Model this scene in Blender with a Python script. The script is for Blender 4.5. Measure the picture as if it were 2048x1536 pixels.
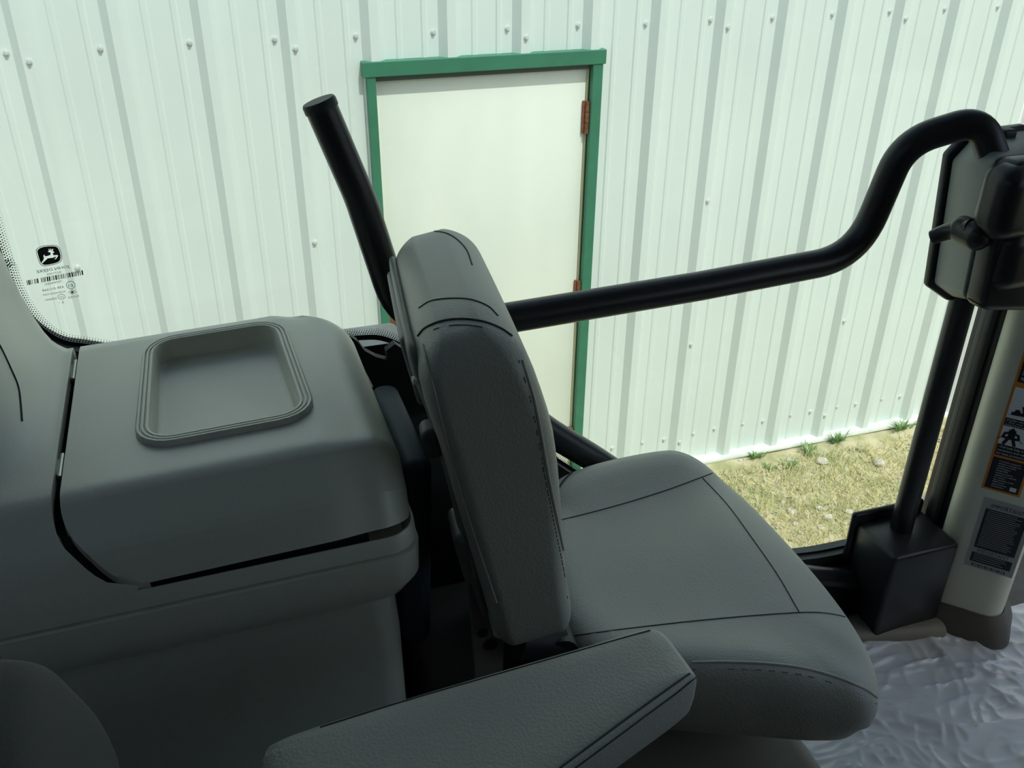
import bpy, bmesh, math, random
from mathutils import Vector, Matrix, noise
from mathutils.bvhtree import BVHTree
random.seed(4)
for o in list(bpy.data.objects): bpy.data.objects.remove(o)
scn = bpy.context.scene
col = scn.collection

# ---------------------------------------------------------------- camera, sky, sun, exposure
CZ = 2.98                       # eye height over the yard; coordinates below are relative to the eye
FPX = 1895.6
PITCH, YAW, ROLL = math.radians(29.764), math.radians(18.70), math.radians(0.662)
Fw = Vector((math.sin(YAW)*math.cos(PITCH), math.cos(YAW)*math.cos(PITCH), -math.sin(PITCH)))
R0 = Vector((math.cos(YAW), -math.sin(YAW), 0)); U0 = R0.cross(Fw)
Rt = R0*math.cos(ROLL)+U0*math.sin(ROLL); Up = -R0*math.sin(ROLL)+U0*math.cos(ROLL)
cam = bpy.data.cameras.new('camera'); camo = bpy.data.objects.new('camera', cam); col.objects.link(camo)
cam.sensor_width = 36; cam.lens = FPX/2048*36; cam.clip_start = 0.02; cam.clip_end = 300
m = Matrix((Rt, Up, -Fw)).transposed().to_4x4(); m.translation = (0, 0, CZ); camo.matrix_world = m
scn.camera = camo
SUN = Vector((0.16, -0.465, 0.87)).normalized()
w = bpy.data.worlds.new('sky'); scn.world = w; w.use_nodes = True
nt = w.node_tree; bg = nt.nodes['Background']
sky = nt.nodes.new('ShaderNodeTexSky'); sky.sky_type = 'NISHITA'; sky.sun_disc = False
sky.sun_elevation = math.asin(SUN.z); sky.sun_rotation = math.atan2(SUN.x, SUN.y); sky.altitude = 300
sky.dust_density = 4.0; sky.ozone_density = .6
nt.links.new(sky.outputs[0], bg.inputs[0]); bg.inputs[1].default_value = 0.145
sl = bpy.data.lights.new('sun', 'SUN'); sl.energy = 2.32; sl.angle = 0.0093; sl.color = (1, .97, .92)
so = bpy.data.objects.new('sun', sl); col.objects.link(so); so.rotation_euler = (-SUN).to_track_quat('-Z', 'Y').to_euler()
so.location = SUN*30
scn.view_settings.view_transform = 'Standard'; scn.view_settings.look = 'None'
scn.view_settings.gamma = 1; scn.view_settings.use_curve_mapping = False
scn.view_settings.exposure = 0.20
try:
    scn.cycles.max_bounces = 10; scn.cycles.diffuse_bounces = 6; scn.cycles.transparent_max_bounces = 16
except Exception: pass

# ---------------------------------------------------------------- pixel helpers (eye coordinates)
def ray(u, v): return Fw + Rt*((u-1024)/FPX) - Up*((v-768)/FPX)
def onY(u, v, y): d = ray(u, v); return d*(y/d.y)
def onZ(u, v, z): d = ray(u, v); return d*(z/d.z)
def spline(pts, n=8, closed=False):
    pts = [Vector(p) for p in pts]; out = []; N = len(pts)
    for i in range(N if closed else N-1):
        if closed: a, b, c, d = pts[i-1], pts[i], pts[(i+1) % N], pts[(i+2) % N]
        else:
            b, c = pts[i], pts[i+1]
            a = pts[i-1] if i else b*2-c
            d = pts[i+2] if i+2 < N else c*2-b
        for k in range(n):
            t = k/n
            out.append(.5*((2*b)+(c-a)*t+(2*a-5*b+4*c-d)*t*t+(3*b-a-3*c+d)*t**3))
    if not closed: out.append(pts[-1])
    return out
def fillet(pts, r, n=8):
    pts = [Vector(p) for p in pts]; out = [pts[0]]
    for i in range(1, len(pts)-1):
        a, b, c = pts[i-1], pts[i], pts[i+1]
        rr = r[i-1] if isinstance(r, (list, tuple)) else r
        d1 = (a-b).normalized(); d2 = (c-b).normalized()
        half = d1.angle(d2)/2; t = min(rr/math.tan(half), (a-b).length*.49, (c-b).length*.49)
        p, q = b+d1*t, b+d2*t
        for k in range(n+1):
            s = k/n; out.append(p*(1-s)**2+b*2*s*(1-s)+q*s*s)
    out.append(pts[-1]); return out
def sstep(a, b, x):
    t = max(0, min(1, (x-a)/(b-a))); return t*t*(3-2*t)

# ---------------------------------------------------------------- objects
WL = {}
def props(o, label=None, cat=None, group=None, kind=None):
    if label: o['label'] = label
    if cat: o['category'] = cat
    if group: o['group'] = group
    if kind: o['kind'] = kind
    return o
def empty(name, loc, label=None, cat=None, group=None, kind=None):
    o = bpy.data.objects.new(name, None); o.empty_display_size = .05; col.objects.link(o)
    L = Vector(loc)+Vector((0, 0, CZ)); o.location = L; WL[o.name] = L
    return props(o, label, cat, group, kind)
def mk(name, bm, mat, parent=None, smooth=True, label=None, cat=None, group=None, kind=None, fix=True, ang=40):
    if fix: bmesh.ops.recalc_face_normals(bm, faces=bm.faces)
    me = bpy.data.meshes.new(name)
    lo = Vector((1e9,)*3); hi = -lo
    for v in bm.verts:
        for i in range(3): lo[i] = min(lo[i], v.co[i]); hi[i] = max(hi[i], v.co[i])
    org = Vector(((lo.x+hi.x)/2, (lo.y+hi.y)/2, lo.z))
    bmesh.ops.translate(bm, verts=bm.verts, vec=-org)
    bm.to_mesh(me); bm.free()
    for p in me.polygons: p.use_smooth = smooth
    if smooth:
        try: me.set_sharp_from_angle(angle=math.radians(ang))
        except Exception: pass
    me.materials.append(mat)
    o = bpy.data.objects.new(name, me); col.objects.link(o)
    L = org+Vector((0, 0, CZ)); WL[o.name] = L
    if parent: o.parent = parent; o.location = L-WL[parent.name]
    else: o.location = L
    return props(o, label, cat, group, kind)
def dup(src, loc, parent=None):
    o = src.copy(); col.objects.link(o); L = Vector(loc)+Vector((0, 0, CZ)); WL[o.name] = L
    o.parent = parent; o.location = L-WL[parent.name] if parent else L
    return o
NB = bmesh.new
def box(bm, a, b, bev=0, seg=2, M=None):
    a, b = Vector(a), Vector(b); c = (a+b)/2; s = b-a
    r = bmesh.ops.create_cube(bm, size=1, matrix=Matrix.Translation(c) @ Matrix.Diagonal((*s, 1)))
    vs = r['verts']
    if bev:
        es = list({e for v in vs for e in v.link_edges})
        g = bmesh.ops.bevel(bm, geom=es, offset=bev, segments=seg, affect='EDGES', profile=.5)
        vs = list({v for f in g['faces'] for v in f.verts} | {v for v in vs if v.is_valid})
    if M is not None: bmesh.ops.transform(bm, matrix=M, verts=vs)
    return vs
def rbox(bm, half, r, M=Matrix(), n=10, ne=5, warp=None):
    """rounded box, ellipsoidal corner radii, dense enough to be warped"""
    r = (r, r, r) if not hasattr(r, '__len__') else r
    ax = []
    for h, q in zip(half, r):
        e = [h-q*(1-math.sin(math.pi/2*k/ne*.999)) if 0 else (h-q)+q*math.tan(math.pi/4*k/ne) for k in range(ne+1)]
        mid = [-(h-q)+2*(h-q)*k/n for k in range(1, n)]
        ax.append([-x for x in reversed(e)]+mid+e)
    vm = {}
    def V(p):
        key = tuple(round(x, 6) for x in p)
        if key not in vm:
            inn = [max(-(h-q), min(h-q, x)) for x, h, q in zip(p, half, r)]
            d = Vector([(x-i)/q for x, i, q in zip(p, inn, r)])
            if d.length > 1e-9: d.normalize()
            co = Vector([i+dd*q for i, dd, q in zip(inn, d, r)])
            if warp: co = warp(co)
            vm[key] = bm.verts.new(M @ co)
        return vm[key]
    for k in range(3):
        i, j = (k+1) % 3, (k+2) % 3
        for s in (-1, 1):
            for a in range(len(ax[i])-1):
                for b in range(len(ax[j])-1):
                    vs = []
                    for (x, y) in ((a, b), (a+1, b), (a+1, b+1), (a, b+1)):
                        p = [0, 0, 0]; p[k] = s*half[k]; p[i] = ax[i][x]; p[j] = ax[j][y]; vs.append(V(p))
                    if len(set(vs)) == 4:
                        try: bm.faces.new(vs if s > 0 else vs[::-1])
                        except ValueError: pass
def tube(bm, pts, r, seg=12, caps=True, closed=False):
    pts = [Vector(p) for p in pts]; N = len(pts); rings = []; nrm = None
    for i, p in enumerate(pts):
        a = pts[i-1] if (i or closed) else pts[0]; b = pts[(i+1) % N] if (i < N-1 or closed) else pts[-1]
        t = (b-a).normalized() if (b-a).length > 1e-9 else Vector((0, 0, 1))
        if nrm is None: nrm = t.orthogonal().normalized()
        else:
            nrm = nrm-t*nrm.dot(t); nrm = nrm.normalized() if nrm.length > 1e-6 else t.orthogonal().normalized()
        bn = t.cross(nrm); rr = r[i] if isinstance(r, (list, tuple)) else r
        rings.append([bm.verts.new(p+(nrm*math.cos(2*math.pi*k/seg)+bn*math.sin(2*math.pi*k/seg))*rr) for k in range(seg)])
    for i in range(N if closed else N-1):
        A, B = rings[i], rings[(i+1) % N]
        for k in range(seg): bm.faces.new((A[k], A[(k+1) % seg], B[(k+1) % seg], B[k]))
    if caps and not closed: bm.faces.new(rings[0][::-1]); bm.faces.new(rings[-1])
def loft(bm, rings, cap0=True, cap1=True, closed=True):
    R = [[bm.verts.new(p) for p in r] for r in rings]; n = len(R[0])
    for A, B in zip(R, R[1:]):
        for k in range(n if closed else n-1):
            bm.faces.new((A[k], A[(k+1) % n], B[(k+1) % n], B[k]))
    if cap0: bm.faces.new(R[0][::-1])
    if cap1: bm.faces.new(R[-1])
def gridf(bm, fn, nu, nv, skip=None):
    V = [[bm.verts.new(fn(i/nu, j/nv)) for j in range(nv+1)] for i in range(nu+1)]
    for i in range(nu):
        for j in range(nv):
            if skip and skip(i, j): continue
            bm.faces.new((V[i][j], V[i+1][j], V[i+1][j+1], V[i][j+1]))
def prism(bm, pts, vec):
    pts = [Vector(p) for p in pts]; vec = Vector(vec)
    A = [bm.verts.new(p) for p in pts]; B = [bm.verts.new(p+vec) for p in pts]; n = len(A)
    bm.faces.new(A); bm.faces.new(B[::-1])
    for k in range(n): bm.faces.new((A[k], B[k], B[(k+1) % n], A[(k+1) % n]))
def cyl(bm, a, b, r, seg=20): tube(bm, [a, b], r, seg)
def bvh(bm): bm.normal_update(); return BVHTree.FromBMesh(bm)
def cast(tree, px, off=.0004, n=6, sp=True):
    q = spline([(u, v, 0) for u, v in px], n) if sp else [Vector((u, v, 0)) for u, v in px]
    out = []
    for p in q:
        d = ray(p.x, p.y).normalized(); h = tree.ray_cast(Vector((0, 0, 0)), d)
        if h[0] is not None:
            nn = h[1] if h[1].dot(d) < 0 else -h[1]
            out.append(h[0]+nn*off)
    return out
def stitches(bm, pts, r=.00045, step=.0055, ln=.003):
    acc = 0; 
    for a, b in zip(pts, pts[1:]):
        L = (b-a).length; t = (step-acc) if acc else 0
        d = (b-a).normalized() if L > 1e-9 else None
        while d and t+ln <= L:
            tube(bm, [a+d*t, a+d*(t+ln)], r, 5); t += step
        acc = max(0, L-t) if d else acc

# ---------------------------------------------------------------- materials
MATS = {}
def mat(name, c, rough=.5, metal=0, spec=.5, bump=0, bscale=200, var=0, vscale=8, c2=None, coat=0, alpha=1, detail=4, voro=False, stretch=None):
    if name in MATS: return MATS[name]
    M = bpy.data.materials.new(name); M.use_nodes = True; t = M.node_tree; p = t.nodes['Principled BSDF']
    p.inputs['Base Color'].default_value = (*c, 1); p.inputs['Roughness'].default_value = rough
    p.inputs['Metallic'].default_value = metal; p.inputs['Specular IOR Level'].default_value = spec
    p.inputs['Coat Weight'].default_value = coat; p.inputs['Coat Roughness'].default_value = .45; p.inputs['Alpha'].default_value = alpha
    tc = t.nodes.new('ShaderNodeTexCoord'); src = tc.outputs['Object']
    if stretch:
        mp = t.nodes.new('ShaderNodeMapping'); mp.inputs['Scale'].default_value = stretch
        t.links.new(src, mp.inputs[0]); src = mp.outputs[0]
    if var or c2:
        n = t.nodes.new('ShaderNodeTexNoise'); n.inputs['Scale'].default_value = vscale; n.inputs['Detail'].default_value = 6
        t.links.new(src, n.inputs['Vector'])
        rp = t.nodes.new('ShaderNodeValToRGB')
        d = c2 or tuple(x*(1-var) for x in c)
        rp.color_ramp.elements[0].color = (*d, 1); rp.color_ramp.elements[1].color = (*c, 1)
        rp.color_ramp.elements[0].position = .35; rp.color_ramp.elements[1].position = .62
        t.links.new(n.outputs[0], rp.inputs[0]); t.links.new(rp.outputs[0], p.inputs['Base Color'])
    if bump:
        b = t.nodes.new('ShaderNodeBump'); b.inputs['Strength'].default_value = bump; b.inputs['Distance'].default_value = .001
        if voro:
            n = t.nodes.new('ShaderNodeTexVoronoi'); n.inputs['Scale'].default_value = bscale; n.feature = 'SMOOTH_F1'
        else:
            n = t.nodes.new('ShaderNodeTexNoise'); n.inputs['Scale'].default_value = bscale; n.inputs['Detail'].default_value = detail
        t.links.new(src, n.inputs['Vector']); t.links.new(n.outputs[0], b.inputs['Height']); t.links.new(b.outputs[0], p.inputs['Normal'])
    MATS[name] = M; return M
def glassmat(name, tint, ior=1.35):
    M = bpy.data.materials.new(name); M.use_nodes = True; t = M.node_tree
    t.nodes.remove(t.nodes['Principled BSDF']); out = t.nodes['Material Output']
    a = t.nodes.new('ShaderNodeBsdfTransparent'); a.inputs[0].default_value = (*tint, 1)
    g = t.nodes.new('ShaderNodeBsdfGlossy'); g.inputs['Roughness'].default_value = .02
    lw = t.nodes.new('ShaderNodeLayerWeight'); lw.inputs[0].default_value = .5
    pw = t.nodes.new('ShaderNodeMath'); pw.operation = 'POWER'; pw.inputs[1].default_value = 5
    fr = t.nodes.new('ShaderNodeMath'); fr.operation = 'MULTIPLY_ADD'; fr.inputs[1].default_value = .95; fr.inputs[2].default_value = .025
    t.links.new(lw.outputs['Facing'], pw.inputs[0]); t.links.new(pw.outputs[0], fr.inputs[0])
    mx = t.nodes.new('ShaderNodeMixShader')
    t.links.new(fr.outputs[0], mx.inputs[0]); t.links.new(a.outputs[0], mx.inputs[1]); t.links.new(g.outputs[0], mx.inputs[2])
    t.links.new(mx.outputs[0], out.inputs[0]); return M
SIDING = mat('white_siding', (.80, .86, .84), .5, var=.05, vscale=1.3, bump=.05, bscale=60)
GALV = mat('base_trim_white', (.80, .82, .76), .45, var=.18, vscale=9)
GREEN = mat('green_trim_paint', (.052, .22, .135), .45, var=.12, vscale=14)
DOORP = mat('cream_door_paint', (.90, .92, .84), .45, c2=(.82, .85, .78), vscale=3.2, stretch=(1, 1, .35), bump=.1, bscale=500)
COPPER = mat('brown_hinge', (.30, .115, .06), .5, var=.4, vscale=60)
GOLD = mat('weather_strip', (.55, .50, .33), .5)
SCREW = mat('zinc_screw', (.80, .82, .82), .35, metal=.35)
CORESHADE = mat('core_and_head_shade', (.10, .12, .12), .7)
LEATHER = mat('grey_vinyl', (.53, .53, .465), .5, spec=.8, bump=.35, bscale=420, voro=True, var=.06, vscale=5)
SEAM = mat('seam_groove_shade', (.07, .072, .068), .8)  # dark tube colour imitates the shade inside seam grooves
THREAD = mat('stitch_thread', (.10, .105, .10), .8)
PLAST = mat('grey_textured_plastic', (.74, .735, .635), .42, spec=1.0, coat=1.0, bump=.3, bscale=900, var=.04, vscale=6)
PLAST2 = mat('dark_grey_plastic', (.07, .075, .075), .5, bump=.25, bscale=700)
SHELLP = mat('back_shell_plastic', (.20, .21, .19), .45, bump=.15, bscale=600, var=.1, vscale=20)
RUBBER = mat('black_rubber', (.018, .018, .02), .5)
BLACKP = mat('black_powder_coat', (.022, .022, .024), .34, bump=.12, bscale=500)
CAPM = mat('black_end_cap', (.035, .037, .037), .5, bump=.1, bscale=600)
INNER = mat('recess_shade', (.02, .021, .023), .7)
BLUEP = mat('dark_blue_plastic', (.06, .09, .12), .55)
WHITEC = mat('white_clip', (.88, .90, .82), .5)
STEEL = mat('hinge_steel', (.5, .52, .5), .3, metal=.8)
TAN = mat('tan_plastic', (.30, .28, .22), .5, bump=.2, bscale=500, var=.1, vscale=12)
BRACKET = mat('brown_bracket', (.27, .235, .19), .55, var=.2, vscale=25)
POST = mat('beige_post', (.84, .82, .68), .45, bump=.12, bscale=700, var=.06, vscale=7)
LATCHG = mat('latch_grey_panel', (.20, .22, .21), .5, bump=.2, bscale=700)
FENDER = mat('fender_grey', (.74, .75, .76), .4)
FLOORM = mat('floor_mat_brown', (.13, .125, .115), .8, var=.3, vscale=20)
HEAD = mat('headliner', (.10, .105, .10), .8)
ROOFX = mat('roof_paint', (.06, .22, .07), .4)
BLKPRINT = mat('black_print', (.012, .011, .012), .6)
STK_ORANGE = mat('sticker_orange', (.80, .28, .04), .5)
STK_BLACK = mat('sticker_black', (.012, .012, .016), .5)
STK_WHITE = mat('sticker_white', (.90, .92, .94), .5)
STK_GREY = mat('sticker_grey', (.45, .45, .45), .5)
STONE = mat('pale_stone', (.72, .66, .56), .8, var=.35, vscale=30, bump=.4, bscale=80)
GLASS = glassmat('tinted_glass', (.89, .96, .93))
GLASS2 = glassmat('side_glass', (.92, .96, .95))

# ================================================================ SETTING: yard and building
D = 3.801
GND = mat('yard_soil', (.60, .52, .35), .95, c2=(.36, .34, .17), vscale=9, bump=.9, bscale=70, detail=8)
bm = NB()
def gz(x, y): return -2.985+.02*noise.noise(Vector((x*2.1, y*2.1, .3)))+.008*noise.noise(Vector((x*9, y*9, 2)))
gridf(bm, lambda a, b: Vector((-14+30*a, -10+13.9*b, -2.985)), 6, 6)
mk('ground', bm, GND, label='sunlit yard of dry grass and soil before the white building', kind='structure')
bm = NB()
gridf(bm, lambda a, b: Vector((1.2+4.0*a, 2.3+1.55*b, gz(1.2+4*a, 2.3+1.55*b)+.012)), 110, 48)
mk('ground_surface', bm, GND, label='uneven dry soil with sparse grass along the wall base', kind='structure')

wall = empty('wall_back', (2, D, -2.985), 'white ribbed metal wall of the building behind the tractor', kind='structure')
RX = 1.315; SPC = .3048; ZB = -2.945; ZT = 2.3
def profile(x0, x1):
    """siding profile (x, depth) between x0 and x1"""
    pts = []
    k0 = math.floor((x0-RX)/SPC)-1; k1 = math.ceil((x1-RX)/SPC)+1
    for k in range(k0, k1+1):
        c = RX+k*SPC
        pts += [(c-.046, 0), (c-.017, .032), (c+.017, .032), (c+.046, 0)]
        for mi in (1, 2):
            q = c+mi*SPC/3; pts += [(q-.014, 0), (q-.008, .004), (q+.008, .004), (q+.014, 0)]
    def dep(x):
        for a, b in zip(pts, pts[1:]):
            if a[0] <= x <= b[0]: return a[1]+(b[1]-a[1])*((x-a[0])/max(1e-9, b[0]-a[0]))
        return 0
    return [(x0, dep(x0))]+[p for p in pts if x0 < p[0] < x1]+[(x1, dep(x1))]
def sheet(bm, x0, x1, z0, z1, lift=0):
    P = profile(x0, x1); A = []
    for x, d in P: A.append((bm.verts.new((x, D-d-lift, z0)), bm.verts.new((x, D-d-lift, z1)), bm.verts.new((x, D-d+.0025-lift, z0))))
    for a, b in zip(A, A[1:]):
        bm.faces.new((a[0], b[0], b[1], a[1])); bm.faces.new((a[2], a[0], b[0], b[2]))
first = None
DX0, DX1, DZ = .655, 1.67, -.745
for k in range(-5, 10):
    x0 = RX+k*.9144; x1 = x0+.9144
    if x1 < -3.2 or x0 > 8.5: continue
    if k in (-1, 0):
        bm = NB()
        if k == -1: sheet(bm, x0, DX0+.02, ZB, ZT); sheet(bm, DX0+.02, x1, DZ-.03, ZT)
        else: sheet(bm, x0, DX1-.02, DZ-.03, ZT); sheet(bm, DX1-.02, x1, ZB, ZT)
        mk('wall_panel', bm, SIDING, wall, smooth=False, fix=False)
    elif first is None:
        bm = NB(); sheet(bm, x0, x1, ZB, ZT); first = mk('wall_panel', bm, SIDING, wall, smooth=False, fix=False); fx = k
        fl = WL[first.name]-Vector((0, 0, CZ))
    else: dup(first, fl+Vector(((k-fx)*.9144, 0, 0)), wall)
bm = NB(); box(bm, (-3.5, D+.06, -2.985), (DX0, D+.2, ZT)); box(bm, (DX1, D+.06, -2.985), (9, D+.2, ZT)); box(bm, (DX0, D+.06, DZ), (DX1, D+.2, ZT))
mk('wall_core', bm, CORESHADE, wall, smooth=False)
bm = NB()
for a, b in ((-3.5, DX0), (DX1, 9)):
    prism(bm, [(a, D+.02, ZB+.012), (a, D-.045, ZB-.002), (a, D-.05, ZB-.012), (a, D-.05, ZB-.022), (a, D+.02, ZB-.012)], (b-a, 0, 0))
mk('base_flashing', bm, GALV, wall, smooth=False)
# screws
bm = NB()
cyl(bm, (0, .0005, 0), (0, -.0035, 0), .0105, 14); cyl(bm, (0, -.003, 0), (0, -.010, 0), .0065, 6)
s0 = mk('screw', bm, SCREW, wall, smooth=False); so_ = WL[s0.name]-Vector((0, 0, CZ)); done = False
sp = []
for k in range(-9, 17):
    x = RX+k*SPC
    sp.append((x-.066, -.651+random.uniform(-.004, .004)))
    if not (DX0-.05 < x < DX1+.04):
        sp.append((x-.075, -2.782+random.uniform(-.006, .006))); sp.append((x+.10, -2.782+random.uniform(-.006, .006)))
    if k % 3 == 0:
        for z in (-.68, -1.45, -2.207, -2.80):
            if DX0-.05 < x < DX1+.04 and z < DZ: continue
            sp.append((x+.004, z, .032))
for i, (x, z, *dd) in enumerate(sp):
    L = Vector((x, D-(dd[0] if dd else 0), z))+so_
    if i == 0: s0.location = L+Vector((0, 0, CZ))-WL[wall.name]
    else: dup(s0, L, wall)

# the green framed door
door = empty('door_1', (1.16, D, -2.985), 'cream painted door in a green metal frame in the building wall', kind='structure')
bm = NB(); box(bm, (.702, D+.004, -2.96), (1.604, D+.05, -.796), .003)
mk('door_leaf', bm, DOORP, door)
for a, b in (((.664, D-.036, -2.975), (.700, D+.06, -.745)), ((1.616, D-.036, -2.975), (1.662, D+.06, -.745))):
    bm = NB(); box(bm, a, b, .003); mk('jamb', bm, GREEN, door, smooth=False)
bm = NB(); box(bm, (.650, D-.040, -.800), (1.672, D+.06, -.742), .003); mk('head', bm, GREEN, door, smooth=False)
bm = NB(); box(bm, (.700, D-.012, -.822), (1.616, D+.06, -.799)); mk('head_shade', bm, CORESHADE, door, smooth=False)  # dark strip stands in for the shadow under the door head
bm = NB(); box(bm, (1.604, D-.004, -2.96), (1.612, D+.06, -.80)); mk('weather_strip', bm, GOLD, door, smooth=False)
bm = NB(); box(bm, (.700, D-.004, -2.96), (.704, D+.06, -.82)); mk('weather_strip', bm, GOLD, door, smooth=False)
bm = NB(); box(bm, (.70, D-.01, -2.985), (1.616, D+.06, -2.955)); mk('threshold', bm, GALV, door, smooth=False)
for z in (-.955, -1.785, -2.60):
    bm = NB()
    for q in range(3): cyl(bm, (1.610, D-.012, z-q*.046), (1.610, D-.012, z-q*.046-.044), .0105, 12)
    box(bm, (1.590, D-.006, z-.138), (1.612, D+.006, z)); mk('hinge', bm, COPPER, door, smooth=True)
hd = NB(); box(hd, (.705, D-.004, -1.96), (.77, D+.006, -1.80), .003); cyl(hd, (.745, D, -1.88), (.745, D-.05, -1.88), .012)
bmesh.ops.create_uvsphere(hd, u_segments=16, v_segments=10, radius=.027, matrix=Matrix.Translation((.745, D-.065, -1.88)))
mk('door_handle', hd, COPPER, door)

# ---- yard cover
def blades(n, region, h0, h1, wd, lean, seed, clump=None):
    rnd = random.Random(seed); vs = []; fs = []
    while len(fs) < n*2:
        x = rnd.uniform(*region[0]); y = rnd.uniform(*region[1])
        if clump is not None and noise.noise(Vector((x*2.6, y*2.6, clump)))+.5*noise.noise(Vector((x*7, y*7, clump))) < rnd.uniform(-.5, .7): continue
        z = gz(x, y)+.01; a = rnd.uniform(0, 6.283); h = rnd.uniform(h0, h1); l = rnd.uniform(.3, 1)*lean*h; b = rnd.uniform(0, 6.283)
        dx, dy = math.cos(a)*wd, math.sin(a)*wd; lx, ly = math.cos(b)*l, math.sin(b)*l; i = len(vs); k = math.sqrt(max(.02, 1-min(.98, (l/h)**2)))*h
        vs += [(x-dx, y-dy, z), (x+dx, y+dy, z), (x+dx*.7+lx*.45, y+dy*.7+ly*.45, z+k*.6), (x-dx*.7+lx*.45, y-dy*.7+ly*.45, z+k*.6), (x+lx, y+ly, z+k)]
        fs += [(i, i+1, i+2, i+3), (i+3, i+2, i+4)]
    b = NB(); V = [b.verts.new(v) for v in vs]
    for f in fs: b.faces.new([V[i] for i in f])
    return b
STRAW = mat('dry_straw', (.78, .69, .37), .8, c2=(.50, .45, .22), vscale=30)
GRASS = mat('pale_green_grass', (.46, .50, .21), .7, c2=(.32, .42, .15), vscale=20)
WEED = mat('green_weed', (.22, .36, .11), .6, c2=(.15, .27, .08), vscale=20)
REG = ((1.5, 4.9), (2.45, 3.66))
mk('dry_straw', blades(15000, REG, .03, .085, .0021, .97, 3), STRAW, fix=False, label='pale dry straw scattered over the yard soil', cat='straw', kind='stuff')
mk('short_grass', blades(8000, REG, .02, .055, .0018, .9, 5, clump=1.7), GRASS, fix=False, label='short thin yellow green grass patches on the yard', cat='grass', kind='stuff')
bm = NB(); rnd = random.Random(77)
for _ in range(2600):
    x, y = rnd.uniform(*REG[0]), rnd.uniform(*REG[1]); sz = rnd.uniform(.004, .011); c_ = Vector((x, y, gz(x, y)+.014)); an = rnd.uniform(0, 6.28)
    q = [bm.verts.new(c_+Vector((math.cos(an+k*1.5708)*sz*rnd.uniform(.6, 1.2), math.sin(an+k*1.5708)*sz*rnd.uniform(.6, 1.2), rnd.uniform(0, .004)))) for k in range(4)]; tp = bm.verts.new(c_+Vector((0, 0, sz*.7)))
    for k in range(4): bm.faces.new((q[k], q[(k+1) % 4], tp))
mk('gravel_chips', bm, mat('gravel', (.62, .55, .46), .85, c2=(.26, .22, .18), vscale=14), smooth=False, fix=False, label='small gravel chips and clods strewn over the yard', cat='gravel', kind='stuff')
tl = [(1615, 905, .07, 'broad green weed tuft growing just off the wall base flashing'), (1580, 935, .06, 'low green weed tuft between pale stones and the wall base'),
      (1668, 880, .09, 'tall wispy green tuft against the wall base flashing'), (1500, 905, .06, 'thin green tuft at the wall base behind the folding seat'),
      (1792, 855, .09, 'spiky green tuft by the wall base near the door post'), (1540, 940, .045, 'small pale green tuft in bare soil near the folding seat')]
for i, (u, v, h, lb) in enumerate(tl):
    c = onZ(u, v, -2.98); rnd = random.Random(i); b = NB()
    for _ in range(70):
        a = rnd.uniform(0, 6.283); rr = abs(rnd.gauss(0, .024)); x, y = c.x+math.cos(a)*rr, min(3.73, c.y+math.sin(a)*rr); z = gz(x, y)
        hh = h*rnd.uniform(.5, 1.1); l = Vector((math.cos(a), math.sin(a), 0))*hh*rnd.uniform(.2, .9); wv = Vector((-math.sin(a), math.cos(a), 0))*.0026
        p = Vector((x, y, z)); q = [b.verts.new(k) for k in (p-wv, p+wv, p+l*.5+wv+Vector((0, 0, hh*.6)), p+l*.5-wv+Vector((0, 0, hh*.6)), p+l+Vector((0, 0, hh*.75)))]
        b.faces.new(q[:4]); b.faces.new((q[3], q[2], q[4]))
    mk('grass_tuft', b, WEED, fix=False, label=lb, cat='grass tuft', group='green tufts in the yard')
stones = [(1645, 925, .05), (1757, 925, .055), (1578, 921, .028), (1692, 940, .028), (1557, 937, .022), (1655, 1038, .035), (1580, 1025, .03), (1695, 1028, .032),
          (1613, 1028, .025), (1640, 1020, .03), (1590, 1050, .022), (1735, 988, .02), (1480, 922, .018), (1530, 960, .018), (1620, 985, .016), (1670, 1010, .02),
          (1565, 1005, .02), (1715, 960, .016), (1790, 930, .02), (1545, 985, .014), (1640, 1060, .024), (1600, 1070, .02), (1690, 1050, .018), (1820, 900, .016)]
for i, (u, v, s) in enumerate(stones):
    s *= .78
    c = onZ(u, v, -2.975); b = NB(); bmesh.ops.create_icosphere(b, subdivisions=2, radius=1)
    for q in b.verts:
        q.co *= 1+.35*noise.noise(q.co*1.3+Vector((i*3.1, 0, 0)))
        q.co = Vector((q.co.x*s*1.0, q.co.y*s*.75, q.co.z*s*.5))
    bmesh.ops.rotate(b, verts=b.verts, cent=(0, 0, 0), matrix=Matrix.Rotation(i*1.3, 3, 'Z'))
    bmesh.ops.translate(b, verts=b.verts, vec=(c.x, c.y, gz(c.x, c.y)+.012+s*.22))
    lbs = {0: 'large flat pale stone beside the green weed tufts near the wall', 1: 'largest rounded pale stone in bare soil near the door frame upright', 5: 'biggest pale stone of the cluster beside the lower door bracket', 7: 'pale stone of the cluster right against the lower door bracket flange'}
    mk('stone', b, STONE, label=lbs.get(i, 'small pale stone lying in the dry grass of the sunlit yard'), cat='stone', group='pale stones in the yard')

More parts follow.
